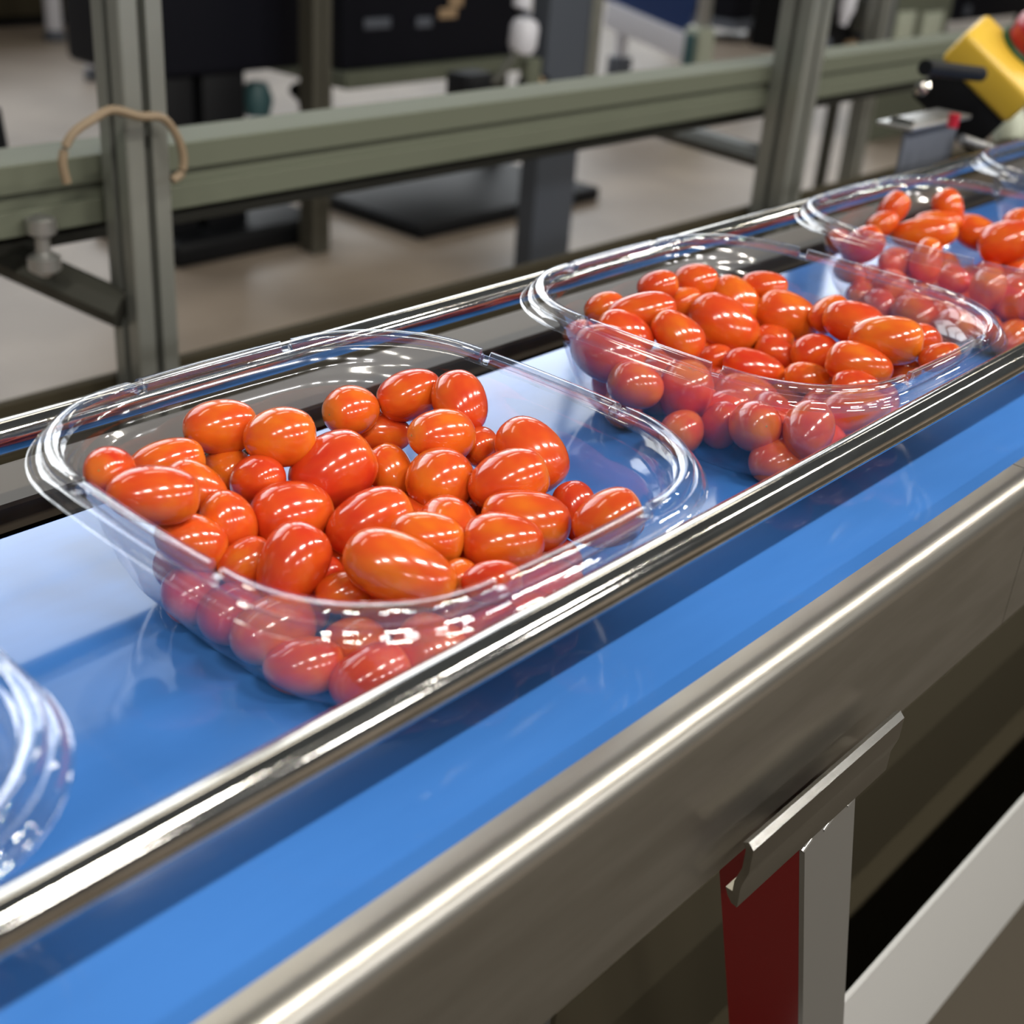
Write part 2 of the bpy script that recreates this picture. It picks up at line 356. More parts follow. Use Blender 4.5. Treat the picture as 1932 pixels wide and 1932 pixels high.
rim_r = [(.0905, .0530, -.0052, 0), (.0917, .0535, -.0045, 0), (.0911, .0534, -.0012, .0034), (.0916, .0536, -.0002, .0042), (.0938, .0545, .0004, .0044), (.0955, .0552, .0001, .0042), (.0962, .0555, -.0010, .0034), (.0965, .0557, -.0042, 0), (.0974, .0562, -.0036, 0), (.0977, .0564, -.0036, 0),
         (.0985, .0570, -.0044, 0), (.0994, .0575, -.0050, 0), (.0997, .0577, -.0064, 0), (.1004, .0580, -.0078, 0), (.1012, .0585, -.0080, 0)]
bm = sweep(rim_r, False)
geo = bmesh.ops.solidify(bm, geom=bm.faces[:], thickness=0.0006)
bmesh.ops.recalc_face_normals(bm, faces=bm.faces)
for f in bm.faces: f.smooth = True
me_rim = bpy.data.meshes.new('rim'); bm.to_mesh(me_rim); bm.free(); me_rim.materials.append(M_RIM); me_rim.set_sharp_from_angle(angle=1.0)
TRAYS = [(-0.256, 0.0, 'clear plastic tray cut off by the lower left edge, nearly empty', -0.4),
         (0.0, 0.0, 'clear plastic tray of plum tomatoes at left centre, nearest and whole', -0.47),
         (0.2557, 0.0, 'clear plastic tray of plum tomatoes, second along the belt, right of centre', -0.24),
         (0.5115, 0.0, 'clear plastic tray of plum tomatoes, third along the belt, cut by the right edge', 0.0),
         (0.767, 0.0, 'clear plastic tray farthest along the belt, only its left corner in view', 0.0)]
for x, y, lab, rz in TRAYS:
    t = empty('plastic_tray', (x, y, BZ+0.0003), math.radians(rz)); tag(t, lab, 'tray', 'clear trays on the blue belt')
    link('bowl', me_bowl, None, t, (0, 0, -BZ)); link('rim', me_rim, None, t, (0, 0, -BZ))

# ------------------------------------------------------------------ tomatoes
# x, y, z, radius, half length (0.1 mm), axis*100, 1 = in view
T0 = [(-1847,-411,-420,54,69,36,-81,46,1),(-1892,-493,-386,66,83,64,-44,63,1),(-1878,-509,-264,64,81,57,-81,17,1),(-2894,437,-525,108,143,4,99,-15,0),(-2954,-62,-522,94,132,-3,79,-61,0),
 (-3021,-431,-529,104,138,-98,21,5,0),(-2498,4,-534,99,136,-93,-29,-24,0),(-3105,363,-542,91,121,-98,-19,7,0),(-2363,-501,-523,110,142,95,13,-28,0),(-2784,-204,-530,103,149,-27,96,-4,0),
 (-2491,229,-530,103,134,10,-98,-19,0),(-3007,198,-545,88,108,31,-95,-9,0),(-2150,88,-523,110,148,-16,98,-11,0)]
T1 = [(-705,568,-114,78,99,75,50,-43,1),(-396,687,-226,82,137,87,-46,19,1),(-123,725,-169,96,136,82,-56,6,1),(-16,502,-163,104,132,77,-64,10,1),(-665,367,-142,93,149,81,-58,-10,1),
 (-406,508,-258,90,115,56,-68,-48,1),(-144,685,-334,84,106,20,-93,29,1),(-148,475,-292,89,113,0,-84,53,1),(-395,333,-333,93,118,21,-19,-96,1),(-157,262,-343,115,146,97,-24,-6,1),
 (112,347,-286,130,167,78,-34,52,1),(-565,312,-335,90,123,63,-68,-37,1),(-376,1,-362,111,142,65,4,76,1),(-449,166,-396,76,97,85,-40,34,1),(-291,-169,-431,67,91,80,-59,15,1),
 (430,604,-212,93,118,99,-1,-12,1),(671,517,-178,97,134,76,-53,38,1),(743,295,-155,104,132,-33,-78,-54,1),(574,580,-342,84,122,70,-71,-7,1),(523,183,-199,102,130,94,-28,-17,1),
 (350,287,-338,84,106,-6,-80,-60,1),(394,59,-309,123,156,-46,-77,44,1),(490,-215,-234,108,149,73,-60,34,1),(703,-138,-223,118,155,19,-72,-66,1),(709,140,-287,77,98,-68,-60,42,1),
 (19,33,-348,109,161,80,-46,39,1),(30,-250,-298,88,127,60,-78,-20,1),(351,-99,-408,62,79,-25,-86,44,1),(396,-386,-296,105,157,57,-81,-14,1),(672,-408,-351,81,113,-9,-58,-81,1),
 (215,-435,-306,101,141,65,-76,1,1),(532,-657,-231,99,125,72,-56,40,1),(-204,-358,-289,112,188,54,-78,-30,1),(0,-591,-312,68,100,70,-70,12,1),(-13,-448,-359,64,81,64,58,-51,1),
 (-196,41,-492,71,90,56,65,-51,1),(283,-330,-529,91,126,66,51,-55,0),(-232,552,-527,101,141,-6,98,-21,0),(-528,93,-530,103,146,-99,10,3,0),(588,-129,-476,103,144,42,16,-89,0),
 (-343,223,-519,105,149,-46,80,-39,0),(-224,-544,-520,111,141,25,-88,-40,0),(390,525,-542,91,119,20,97,-9,0),(-13,594,-530,103,130,-99,-7,-12,0),(386,-524,-523,108,138,73,-69,0,0),
 (-22,-601,-509,106,144,-18,75,-64,0),(271,-146,-538,96,124,95,-14,29,0),(559,-379,-532,101,141,-16,-98,8,0),(-163,-243,-527,106,149,40,-89,23,0),(47,-174,-489,107,137,-62,-77,15,0),
 (535,413,-504,94,135,59,-37,-72,0),(-546,-107,-503,106,148,100,-4,-1,0),(189,-587,-539,94,132,-80,58,-16,0),(-567,-294,-544,89,128,81,-59,3,0),(206,-201,-364,104,150,30,89,34,0),
 (56,-395,-515,108,143,82,-23,53,0),(458,31,-519,114,146,94,35,5,0),(193,60,-492,115,160,-78,9,-62,0),(-82,-32,-547,86,111,2,-96,26,0),(342,309,-524,109,137,-92,32,-23,0),
 (141,258,-546,87,109,61,-79,-12,0),(-446,479,-515,105,145,-93,16,-33,0),(-453,-490,-537,93,134,-88,36,-32,0),(183,481,-499,114,147,56,35,-75,0),(-367,-305,-540,88,120,11,-91,41,0),
 (-41,167,-530,103,126,-95,-17,27,0),(0,407,-537,91,111,73,-38,-57,0),(440,-242,-469,88,125,8,-15,99,0),(574,222,-535,98,119,97,-22,-9,0),(-578,289,-527,104,143,-80,-50,34,0),
 (-166,324,-538,90,125,-23,-89,41,0),(-333,-12,-546,87,117,35,93,-6,0)]
T2 = [(2270,742,-196,78,102,64,-72,26,1),(2284,532,-152,87,165,62,-75,23,1),(2716,740,-163,76,107,61,-73,30,1),(3017,702,-185,90,121,55,-83,5,1),(2873,670,-266,77,97,60,-67,43,1),
 (3113,488,-258,104,150,20,-74,-64,1),(2918,429,-326,133,191,39,-86,-33,1),(2281,297,-207,99,138,29,-79,-54,1),(2125,500,-222,91,143,46,-83,-31,1),(2717,327,-439,66,89,55,-82,13,1),
 (3290,433,-190,75,125,49,-87,-1,1),(3236,238,-294,120,169,41,-89,-19,1),(3259,8,-224,84,109,50,-49,72,1),(3174,-178,-201,109,153,37,-91,-18,1),(2980,-462,-162,112,172,43,-90,8,1),
 (3198,-557,-194,82,104,78,-16,-60,1),(3084,210,-385,74,105,47,-88,-3,1),(2985,117,-414,78,123,37,-89,-27,1),(3021,-67,-363,93,119,80,-58,16,1),(2795,-429,-259,98,155,39,-92,-8,1),
 (2713,92,-420,87,152,45,-89,-12,1),(2772,-187,-403,74,117,45,-89,-1,1),(3195,-476,-366,62,97,44,-88,17,1),(3024,-727,-179,64,95,46,-76,46,1),(2664,-494,-315,71,107,45,-89,8,1),
 (1878,232,-347,102,130,71,-63,-33,1),(2167,132,-431,123,157,-25,-20,95,1),(2148,-107,-505,96,122,-34,-45,83,1),(2069,-326,-418,107,136,-54,-74,41,1),(2162,-548,-383,108,137,84,34,42,1),
 (2552,-569,-388,95,155,51,-80,33,1),(1938,444,-271,127,178,50,-83,-23,1),(1978,666,-250,73,88,-23,-92,32,1),(2470,-195,-526,105,135,45,80,40,0),(2767,-343,-520,113,154,-87,49,3,0),
 (2568,22,-520,110,157,61,-79,-12,0),(2473,343,-523,103,127,86,-21,47,0),(2414,522,-547,86,116,95,7,31,0),(2351,-553,-525,108,152,-73,-66,-16,0),(2641,230,-545,88,118,5,100,0,0),
 (3126,-118,-529,104,132,98,20,9,0),(2264,-315,-520,113,163,-15,-99,8,0),(1985,-1,-535,98,122,-97,-26,2,0),(2361,176,-536,91,111,-44,67,60,0),(2851,-570,-542,91,130,-71,66,-26,0),
 (2175,557,-520,111,150,91,41,1,0),(2838,319,-536,97,139,-75,-62,-24,0),(2254,351,-530,103,138,45,87,-21,0),(1997,368,-539,94,123,-75,-65,7,0),(3104,342,-523,110,151,96,-16,24,0),
 (2835,116,-539,88,108,-62,52,59,0),(3131,144,-536,97,122,-94,33,-4,0),(2784,499,-521,98,129,53,59,-61,0),(3052,-441,-518,112,162,78,55,-30,0),(2971,522,-536,85,104,-27,56,-78,0),
 (2857,-74,-526,107,141,97,10,-22,0),(2565,-419,-537,96,138,-54,84,8,0),(2959,-253,-523,95,118,17,-61,77,0),(2602,577,-543,90,121,-49,87,11,0),(2059,-471,-539,98,119,-84,53,-11,0),
 (2326,-12,-529,104,134,88,-42,24,0)]
T3 = [(5356,745,-142,85,127,37,-33,87,1),(5793,553,-144,94,119,8,-64,-76,1),(5635,539,-229,79,154,43,-87,23,1),(5464,534,-270,99,209,43,-88,21,1),(5817,328,-277,104,158,29,-92,-26,1),
 (5681,43,-239,129,195,40,-84,36,1),(5193,725,-216,77,108,47,-65,60,1),(4601,712,-224,70,84,-7,-97,25,1),(4575,529,-199,98,135,48,-64,60,1),(5006,488,-377,89,107,82,-57,0,1),
 (5023,295,-313,98,132,24,9,97,1),(4860,24,-339,78,101,26,-91,-33,1),(4776,-227,-325,102,129,-32,-11,94,1),(4950,-340,-375,125,159,94,24,25,1),(5870,73,-152,88,106,37,-92,16,1),
 (4689,636,-419,74,101,35,-89,-27,1),(4896,56,-506,107,154,-34,-80,-50,0),(5619,-444,-539,94,120,2,99,14,0),(5107,407,-520,112,153,-22,92,-33,0),(5183,-274,-520,113,159,-93,34,-13,0),
 (5718,-30,-485,105,148,5,-9,99,0),(4543,337,-536,97,130,70,70,-10,0),(4666,-477,-536,97,139,-97,4,-23,0),(4666,520,-542,91,111,-97,-22,6,0),(4690,-292,-537,96,127,99,-2,-11,0),
 (5438,-312,-477,110,151,44,-80,-40,0),(5619,433,-516,96,127,28,72,-63,0),(5460,553,-544,89,111,-72,66,-22,0),(4929,567,-526,107,142,9,97,23,0),(5680,208,-545,88,122,-88,45,16,0),
 (4906,-185,-524,109,140,98,-9,15,0),(4516,-167,-522,104,129,-19,-79,58,0),(5469,294,-518,100,124,-65,33,69,0),(4930,271,-540,93,128,99,1,15,0),(4521,82,-516,112,139,14,-96,-23,0),
 (5192,-581,-508,108,136,66,52,55,0),(4770,382,-462,105,139,72,69,4,0),(4869,-589,-511,109,130,85,40,34,0),(5563,87,-489,95,127,51,-2,86,0),(4720,176,-531,102,123,-94,12,33,0),
 (5312,425,-532,101,123,-17,-97,18,0),(5687,-234,-522,111,141,-89,39,-24,0),(4694,-67,-537,96,135,-9,-100,-3,0),(5043,-443,-535,98,122,-12,-97,20,0),(5436,-547,-530,103,143,-87,44,21,0),
 (5369,111,-534,99,131,19,-94,-29,0),(5478,-95,-538,95,120,-2,100,-9,0),(5060,-48,-495,93,130,-31,9,-95,0),(5139,159,-524,109,156,86,51,1,0),(5269,-75,-486,112,162,46,-69,56,0)]
T4 = [(7608,-184,-524,109,132,98,9,-19,0),(7768,-175,-396,86,122,-51,86,4,0),(7793,-592,-533,97,118,-79,61,-3,0),(7330,578,-519,105,126,-87,-15,-46,0),(7083,-82,-507,100,138,-63,-78,5,0),
 (7386,-591,-535,98,124,-100,3,2,0),(7109,323,-548,85,123,55,-83,-10,0),(8009,237,-529,102,138,69,69,-20,0),(7859,-179,-545,88,123,85,-51,-9,0),(7938,573,-536,96,119,-67,-71,21,0),
 (7702,3,-527,106,138,-85,41,-32,0),(8062,450,-545,85,106,-33,-81,-47,0),(7471,-387,-488,110,146,-81,-58,7,0),(7703,-497,-396,93,113,96,19,-21,0),(7523,564,-548,85,116,4,99,-12,0),
 (8187,-68,-493,111,152,-72,-70,0,0),(7203,-478,-508,106,133,87,46,19,0),(7455,10,-521,103,148,-38,88,28,0),(7447,378,-526,96,133,-61,79,1,0),(7708,-362,-527,101,142,-63,-68,-37,0),
 (7762,177,-547,86,113,-97,10,-24,0),(7659,372,-499,103,149,48,71,-51,0),(7596,-570,-536,94,116,-3,91,42,0),(7104,-297,-527,106,139,-95,6,32,0),(8072,-267,-540,93,119,96,-1,-27,0),
 (7418,-192,-431,88,115,0,95,-32,0),(8071,-362,-367,103,146,89,44,7,0),(7283,181,-536,97,136,-3,100,-3,0),(8277,-256,-502,99,128,7,66,-74,0),(7316,-262,-546,87,108,-59,78,20,0),
 (7726,607,-492,113,136,95,25,18,0),(7985,-174,-408,87,125,-49,-87,2,0),(7098,120,-546,87,112,67,65,37,0),(7857,356,-535,98,126,42,88,-24,0),(7968,7,-520,113,145,92,39,-3,0),
 (8171,-473,-513,112,159,-22,-89,40,0),(7293,-79,-544,89,107,83,-52,-18,0),(7921,-640,-372,115,139,-58,-76,-29,0),(7251,408,-546,87,106,-67,75,-1,0),(7987,-567,-546,87,117,41,91,-4,0),
 (7561,176,-515,91,132,-75,30,-59,0),(8222,159,-530,103,131,96,29,2,0),(7908,-395,-515,100,127,-9,-68,72,0),(8226,369,-519,106,130,69,66,30,0)]
def tomato_mesh(i, taper, lump, pinch):
    rnd = random.Random(50+i); bm = bmesh.new(); NS, NR = 28, 18; rings = []
    ph = [rnd.uniform(0, 6.28) for _ in range(4)]
    for a in range(1, NR):
        th = PI*a/NR; x = math.cos(th); rad = math.sin(th)**(0.88)
        rad *= 1 + taper*x - 0.03*math.sin(2*th+ph[3])
        if x > .8: x -= pinch*(x-.8)
        ring = []
        for k in range(NS):
            f = 2*PI*k/NS; rr = rad*(1 + lump*math.sin(2*f+ph[0]) + lump*.7*math.sin(3*f+ph[1]+x*1.5))
            ring.append(bm.verts.new((x, rr*math.cos(f), rr*math.sin(f))))
        rings.append(ring)
    top = bm.verts.new((.985 - .2*pinch - 0.02, 0, 0)); bot = bm.verts.new((-1.0, 0, 0))
    for A, B in zip(rings, rings[1:]):
        for k in range(NS): bm.faces.new((A[k], B[k], B[(k+1) % NS], A[(k+1) % NS]))
    for k in range(NS):
        bm.faces.new((top, rings[0][k], rings[0][(k+1) % NS])); bm.faces.new((bot, rings[-1][(k+1) % NS], rings[-1][k]))
    # NR unit sphere -> ovoid; the stem dimple sits at +X
    for v in rings[0]: v.co.x -= 0.004
    bmesh.ops.recalc_face_normals(bm, faces=bm.faces)
    for f in bm.faces: f.smooth = True
    me = bpy.data.meshes.new('plum_tomato'); bm.to_mesh(me); bm.free(); me.materials.append(M_TOM); return me, top_x(pinch)
def top_x(p): return .985 - .2*p - .02
VAR = [tomato_mesh(0, 0.05, .012, .25), tomato_mesh(1, -0.10, .02, .1), tomato_mesh(2, 0.0, .01, .35), tomato_mesh(3, 0.12, .018, .2), tomato_mesh(4, -0.04, .024, .3)]
# stem scar: a small five-pointed star of dried calyx
bm = bmesh.new(); c = bm.verts.new((0.012, 0, 0)); pts = []
for k in range(10):
    rr = 0.17 if k % 2 == 0 else 0.05; a = PI*k/5; pts.append(bm.verts.new((-0.022 if k % 2 == 0 else -0.002, rr*math.cos(a), rr*math.sin(a))))
for k in range(10): bm.faces.new((c, pts[k], pts[(k+1) % 10]))
me_scar = bpy.data.meshes.new('stem_scar'); bm.to_mesh(me_scar); bm.free(); me_scar.materials.append(M_SCAR)

SH = {'r': 'round', 'o': 'oval', 'l': 'long oval'}
LAB1 = ['small round tomato with stem scar facing out, leftmost corner of the nearest tray',
 'oval tomato lying flat against the back left wall of the nearest tray', 'oval tomato standing highest at the back left of the nearest tray pile',
 'orange-shouldered oval tomato right of the highest back left one in the nearest tray', 'large oval tomato at the left wall of the nearest tray, beside the scarred corner one',
 'slanted tomato tucked behind the large left wall tomato of the nearest tray', 'small half hidden tomato in the left rear hollow of the nearest tray pile',
 'small round tomato just left of the largest upper tomato in the nearest tray', 'upright oval tomato left of the big round one in the nearest tray',
 'big round orange tomato left of centre in the nearest tray', 'large tilted oval red tomato at the upper centre of the nearest tray pile',
 'tomato half behind the front left rim of the nearest tray, at its notch', 'pear shaped tomato with its narrow top up, front left of the nearest tray',
 'flat tomato peeping out left of the pear shaped one in the nearest tray', 'tomato crescent with a white glare under the front rim of the nearest tray',
 'small round tomato with a dark stem star at the back centre of the nearest tray', 'oval tomato tilted up to the right at the very back of the nearest tray',
 'upright blunt tomato at the back right end of the nearest tray pile', 'flat lying tomato just below the stem star one in the nearest tray',
 'round tomato with striped glare right of centre back in the nearest tray', 'shaded tomato wedged between the large red one and the end-on one of the nearest tray',
 'ball-like tomato seen end-on in the very middle of the nearest tray', 'bright orange oval tomato pointing right, right of the end-on one in the nearest tray',
 'long red tomato leaning at the right rear of the nearest tray pile', 'small shaded tomato behind the bright orange oval in the nearest tray',
 'big dark orange tomato lying low in the middle of the nearest tray', 'dark red oval tomato behind the largest front one in the nearest tray',
 'small tomato deep between the middle ones of the nearest tray', 'oval tomato with a yellow stem end, right of middle in the nearest tray',
 'narrow upright shaded tomato near the right end of the nearest tray pile', 'orange oval tomato with two glare streaks, front right of the nearest tray',
 'lone tomato against the right front wall of the nearest tray, farthest right', 'largest pointed red tomato at the front of the nearest tray',
 'tomato just showing over the front right rim notch of the nearest tray', 'small tomato behind the tip of the largest pointed one in the nearest tray',
 'small shaded tomato right of the pear shaped one in the nearest tray']
LAB2 = ['pale rimmed tomato at the far left of the second tray pile', 'long flat orange tomato at the left rear of the second tray', 'small tomato at the rear left top of the second tray',
 'orange oval tomato at the very back of the second tray', 'small tomato below the two rearmost ones in the second tray', 'long leaning orange tomato behind the biggest red one of the second tray',
 'biggest red tomato on top of the middle of the second tray', 'leaning orange tomato at the left front rim of the second tray', 'flat tomato seen over the left rim of the second tray',
 'small dark tomato at the left front notch of the second tray', 'short tomato at the back right top of the second tray', 'long red oval tomato right of the leaning orange one in the second tray',
 'small upright tomato behind the two right hand ones in the second tray', 'oval red tomato left of the broad orange one in the second tray', 'broad orange oval tomato on top at the right of the second tray',
 'small tomato tucked behind the broad orange one of the second tray', 'shaded tomato just right of the biggest red one in the second tray', 'small orange tomato in the middle hollow of the second tray',
 'small round brownish orange tomato in the middle right of the second tray', 'tomato with a curved white glare at the front right of the second tray', 'tomato with a thick white glare at the front rim of the second tray',
 'orange tomato under the front rim of the second tray, middle', 'red tomato hidden low at the right front of the second tray', 'lone tomato at the right corner of the second tray',
 'tomato cut by the front right rim of the second tray', 'large pinkish tomato seen through the left wall of the second tray', 'tall tomato with yellow shoulder behind the front left wall of the second tray',
 'dim tomato right of the tall one behind the front left wall of the second tray', 'round ball-like tomato seen through the front wall of the second tray',
 'tall tomato seen through the front corner of the second tray', 'wide tomato seen through the front right wall of the second tray', 'big dusky tomato under the left rim of the second tray, seen through its wall',
 'small tomato squeezed into the left corner of the second tray']
LAB3 = ['tilted tomato standing up at the back left of the third tray', 'pointed tomato standing alone at the back of the third tray', 'flat tomato below the pointed standing one in the third tray',
 'long flat orange tomato in the middle of the third tray', 'red tomato with curved glare right of middle in the third tray', 'large red tomato cut by the right edge of the photo in the third tray',
 'small tomato leaning on the tilted standing one in the third tray', 'small tomato at the left corner of the third tray', 'round tomato seen through the left wall of the third tray',
 'small tomato low behind the left wall of the third tray', 'upright tomato seen through the front left wall of the third tray', 'small low tomato seen at the front left notch of the third tray',
 'tall tomato seen through the front wall of the third tray, left of two', 'tall tomato at the right photo edge behind the front wall of the third tray', 'small tomato at the far right rear of the third tray',
 'low tomato at the bottom left of the third tray']
LAB0 = ['tomato at the left edge of the photo in the lower left tray', 'second tomato in the lower left tray beyond the photo edge', 'third tomato in the lower left tray beyond the photo edge']
NAMES = {0: 'lower left tray', 1: 'nearest tray', 2: 'second tray', 3: 'third tray', 4: 'farthest tray'}
def where(dx, dy):
    if abs(dx) < .035 and abs(dy) < .035: return 'at the middle of'
    if abs(dy) >= abs(dx): return 'along the rail side wall of' if dy < 0 else 'along the rear wall of'
    return 'along the left wall of' if dx < 0 else 'along the right wall of'
SCAR1 = {0, 3, 15, 19, 28}
for ti, (rows, labs) in enumerate(((T0, LAB0), (T1, LAB1), (T2, LAB2), (T3, LAB3), (T4, []))):
    rv = random.Random(70+ti)
    for k, (x, y, z, r_, l_, ax, ay, az, vis) in enumerate(rows):
        me, tx = VAR[rv.randrange(5)]
        if ti == 1 and k == 32: me, tx = VAR[1]
        if ti == 1 and k == 12: me, tx = VAR[1]
        o = bpy.data.objects.new('plum_tomato', me); COL.objects.link(o)
        X = Vector((ax, ay, az)).normalized()
        tocam = (CAMP - Vector((x, y, z))*1e-4).normalized()
        if ti == 1 and k in SCAR1 or (ti != 1 and rv.random() < .5):
            if X.dot(tocam) < 0: X = -X
        elif X.dot(tocam) > 0: X = -X
        if ti == 1 and k in (12, 32):
            pass
        a0 = Vector((0, 0, 1)) if abs(X.z) < .9 else Vector((0, 1, 0)); Yv = a0.cross(X).normalized(); Zv = X.cross(Yv)
        s_ = r_*1e-4
        o.matrix_world = Matrix.Translation(Vector((x, y, z))*1e-4) @ Matrix((X, Yv, Zv)).transposed().to_4x4() @ Matrix.Diagonal((l_*1.08e-4, s_*1.09, s_*1.09, 1))
        lab = labs[k] if vis and k < len(labs) else 'red tomato in the lower layer ' + where(x*1e-4 - TRAYS[ti][0], y*1e-4) + ' the ' + NAMES[ti]
        if ti == 4: lab = 'small blurred red tomato in the farthest tray at the right edge'
        g = 'plum tomatoes in the ' + NAMES[ti] if vis else 'buried plum tomatoes of the ' + NAMES[ti]
        tag(o, lab, 'tomato', g)
        if vis:
            sc = bpy.data.objects.new('stem_scar', me_scar); COL.objects.link(sc); sc.parent = o; sc.location = (tx, 0, 0)
            sc.scale = (1, 1, 1)

# ------------------------------------------------------------------ background: aluminium rack behind the conveyor
rack = empty('profile_rack', (0.9, 0.66, ZF)); tag(rack, 'blurred aluminium profile rack of posts and cross beams behind the conveyor', 'rack')
def rk(o): o.parent = rack; o.location = (-0.9, -0.66, -ZF); return o
A45 = slot_profile(0.044)
def post(px, y0, ztop=0.7, a=0.039, m=M_ALU, py=330, prof=None):
    p = at(px, py, y0); x = p.x + a/2; y = y0 + a/2
    mb = MB().prism(prof or slot_profile(a), (x, y, ZF), (0, 0, 1), ztop-ZF, (1, 0, 0), (0, 1, 0)); return rk(mb.build('post', m, smooth=False)), x, y
_, XP1, _ = post(243, 0.60); _, XP2, _ = post(1483, 0.60, a=0.050)
def beam(y0, z0, z1, d, m, x0=-0.6, x1=4.2, name='cross_beam'):
    h = (z1-z0); mb = MB()
    mb.box(x0, x1, y0+0.006, y0+d, z0, z1)
    mb.box(x0, x1, y0, y0+0.006, z0, z0+h*0.36, 0.001).box(x0, x1, y0, y0+0.006, z1-h*0.40, z1, 0.001)
    return rk(mb.build(name, m, smooth=False))
beam(0.650, -0.122, -0.066, 0.055, M_ALUG)
beam(0.70, -0.152, -0.124, 0.05, M_DKBEAM, name='under_rail')
beam(0.655, -0.335, -0.262, 0.010, M_OLIVE, name='lower_beam')  # thin dark olive strip low behind the posts
# posts further back
post(592, 2.42, a=0.060, m=M_DKBEAM2, py=100)
post(1625, 1.65, a=0.055, m=M_ALU, py=250, ztop=-0.15)
# angled braces
for (p0, p1, y0, y1) in (((0, 480), (235, 585), 0.72, 0.62), ((1225, 235), (1450, 300), 0.95, 0.66)):
    a_, b_ = at(*p0, y0), at(*p1, y1); rk(MB().tube([a_, b_], 0.017, 8).build('brace', M_DKBEAM))
a_ = at(75, 405, 0.64); rk(MB().lathe([(0.004, 0), (0.012, 0.003), (0.012, 0.014), (0.006, 0.018), (0.006, 0.030), (0.013, 0.034), (0.013, 0.044), (0.004, 0.05)], a_, (0, 0, -1), 12).build('levelling_foot', M_SATIN))

# brown cable looping round the left post
a_ = [at(px, py, 0.58) for px, py in ((126, 345), (118, 300), (135, 255), (175, 225))] ; b_ = [at(px, py, 0.585) for px, py in ((305, 222), (330, 250), (345, 290), (343, 325), (325, 340))]
cb = MB(); mid = [Vector((a_[-1].x+0.02, 0.585, a_[-1].z+0.004)), Vector((b_[0].x-0.02, 0.585, b_[0].z+0.003))]
cb.tube(spline(a_ + mid + b_), 0.0035, 8); tag(cb.build('cable', M_CABLE), 'thin brown cable looped round the left rack post', 'cable')

# ------------------------------------------------------------------ background machines
def thing(name, label, cat, p, group=None):
    t = empty(name, p); tag(t, label, cat, group); return t
def put(mb, name, m, par, smooth=True, lab=None):
    o = mb.build(name, m, par, smooth); o.location = -Vector(par.location)
    if lab: o['label'] = lab
    return o
# big dark housing on two thick legs
Y1 = 2.56
c0, c1 = at(285, 155, Y1), at(592, 155, Y1); g0 = at(430, 442, Y1)
h1 = thing('machine_housing', 'large blurred black machine housing on two thick legs behind the left post', 'machine', ((c0.x+c1.x)/2, Y1+.2, ZF))
zb_ = c0.z
mb = MB(); mb.box(c0.x-0.02, c1.x, Y1, Y1+0.35, zb_, 0.55, 0.02); put(mb, 'housing', M_NAVY, h1)
for q0, q1 in ((302, 368), (384, 465)):
    l0, l1 = at(q0, 200, Y1+.02), at(q1, 200, Y1+.02); put(MB().box(l0.x, l1.x, Y1+.02, Y1+.2, ZF+0.05, zb_+.01, .01), 'leg', M_BLACK, h1)
l0, l1 = at(372, 200, Y1+.1), at(384, 200, Y1+.1); put(MB().box(l0.x, l1.x, Y1+.1, Y1+.14, ZF+.05, zb_+.01), 'tube', M_TEAL, h1)
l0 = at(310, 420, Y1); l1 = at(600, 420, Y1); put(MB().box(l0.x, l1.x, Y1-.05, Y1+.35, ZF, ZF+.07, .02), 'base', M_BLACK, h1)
p = at(485, 185, Y1+.1); put(MB().lathe([(.01, -.05), (.035, -.045), (.045, 0), (.03, .04), (.01, .045)], p, (0, 0, 1), 16), 'knob', M_TEAL, h1)
p = at(572, 200, Y1); put(MB().tube([p+Vector((-.03, 0, .05)), p+Vector((.005, 0, .02)), p+Vector((.015, 0, -.04)), p+Vector((.01, 0, -.10))], .02, 10), 'hose', M_BLACK, h1)
# second dark cabinet with framed lower edge
Y2 = 2.7
c0, c1 = at(640, 140, Y2), at(965, 100, Y2)
h2 = thing('control_cabinet', 'dark navy cabinet with an olive lower frame left of the grey column', 'cabinet', ((c0.x+c1.x)/2, Y2+.2, ZF))
zc = (c0.z+c1.z)/2
put(MB().box(c0.x+.01, c1.x+.06, Y2, Y2+.4, zc, .5, .01), 'housing', M_NAVY, h2)
put(MB().box(c0.x+.01, c1.x+.09, Y2-.02, Y2+.4, zc-.05, zc-.001, .004), 'frame', M_ALUG, h2)
for fx in (c0.x+.01, c1.x+.05): put(MB().box(fx, fx+.05, Y2+.1, Y2+.15, ZF, zc-.045), 'leg', M_DKBEAM, h2)
put(MB().box(c0.x+.01, c1.x+.1, Y2-.35, Y2+.3, ZF+.0, ZF+.045, .01), 'base', M_BLACK, h2)  # thin black slab standing in for the cabinet's shadow on the floor
for (px, py, w_, m_, nm) in ((712, 44, .035, M_GREYP, 'label_plate'), (800, 42, .022, M_GREYP, 'label_plate'), (845, 25, .026, M_TAN, 'label_plate'), (860, 3, .02, M_TAN, 'label_plate')):
    p = at(px, py, Y2-.003); put(MB().box(p.x-w_*1.5, p.x+w_*1.5, Y2-.006, Y2, p.z-.015, p.z+.015, .002), nm, m_, h2)
# small black box standing on the floor beyond the beam
p = at(905, 168, 1.6); bx = thing('junction_box', 'small black box in front of the grey column above the beam', 'box', (p.x, 1.62, p.z-.03))
put(MB().box(p.x-.04, p.x+.04, 1.6, 1.66, p.z-.03, p.z+.03, .004), 'housing', M_BLACK, bx); put(MB().box(p.x-.03, p.x+.03, 1.594, 1.6, p.z-.022, p.z+.022, .003), 'lid', M_BLACK, bx)
put(MB().tube([(p.x+.04, 1.63, p.z), (p.x+.09, 1.63, p.z+.01), (p.x+.14, 1.63, p.z+.06)], .008, 8), 'conduit', M_DKBEAM, bx)
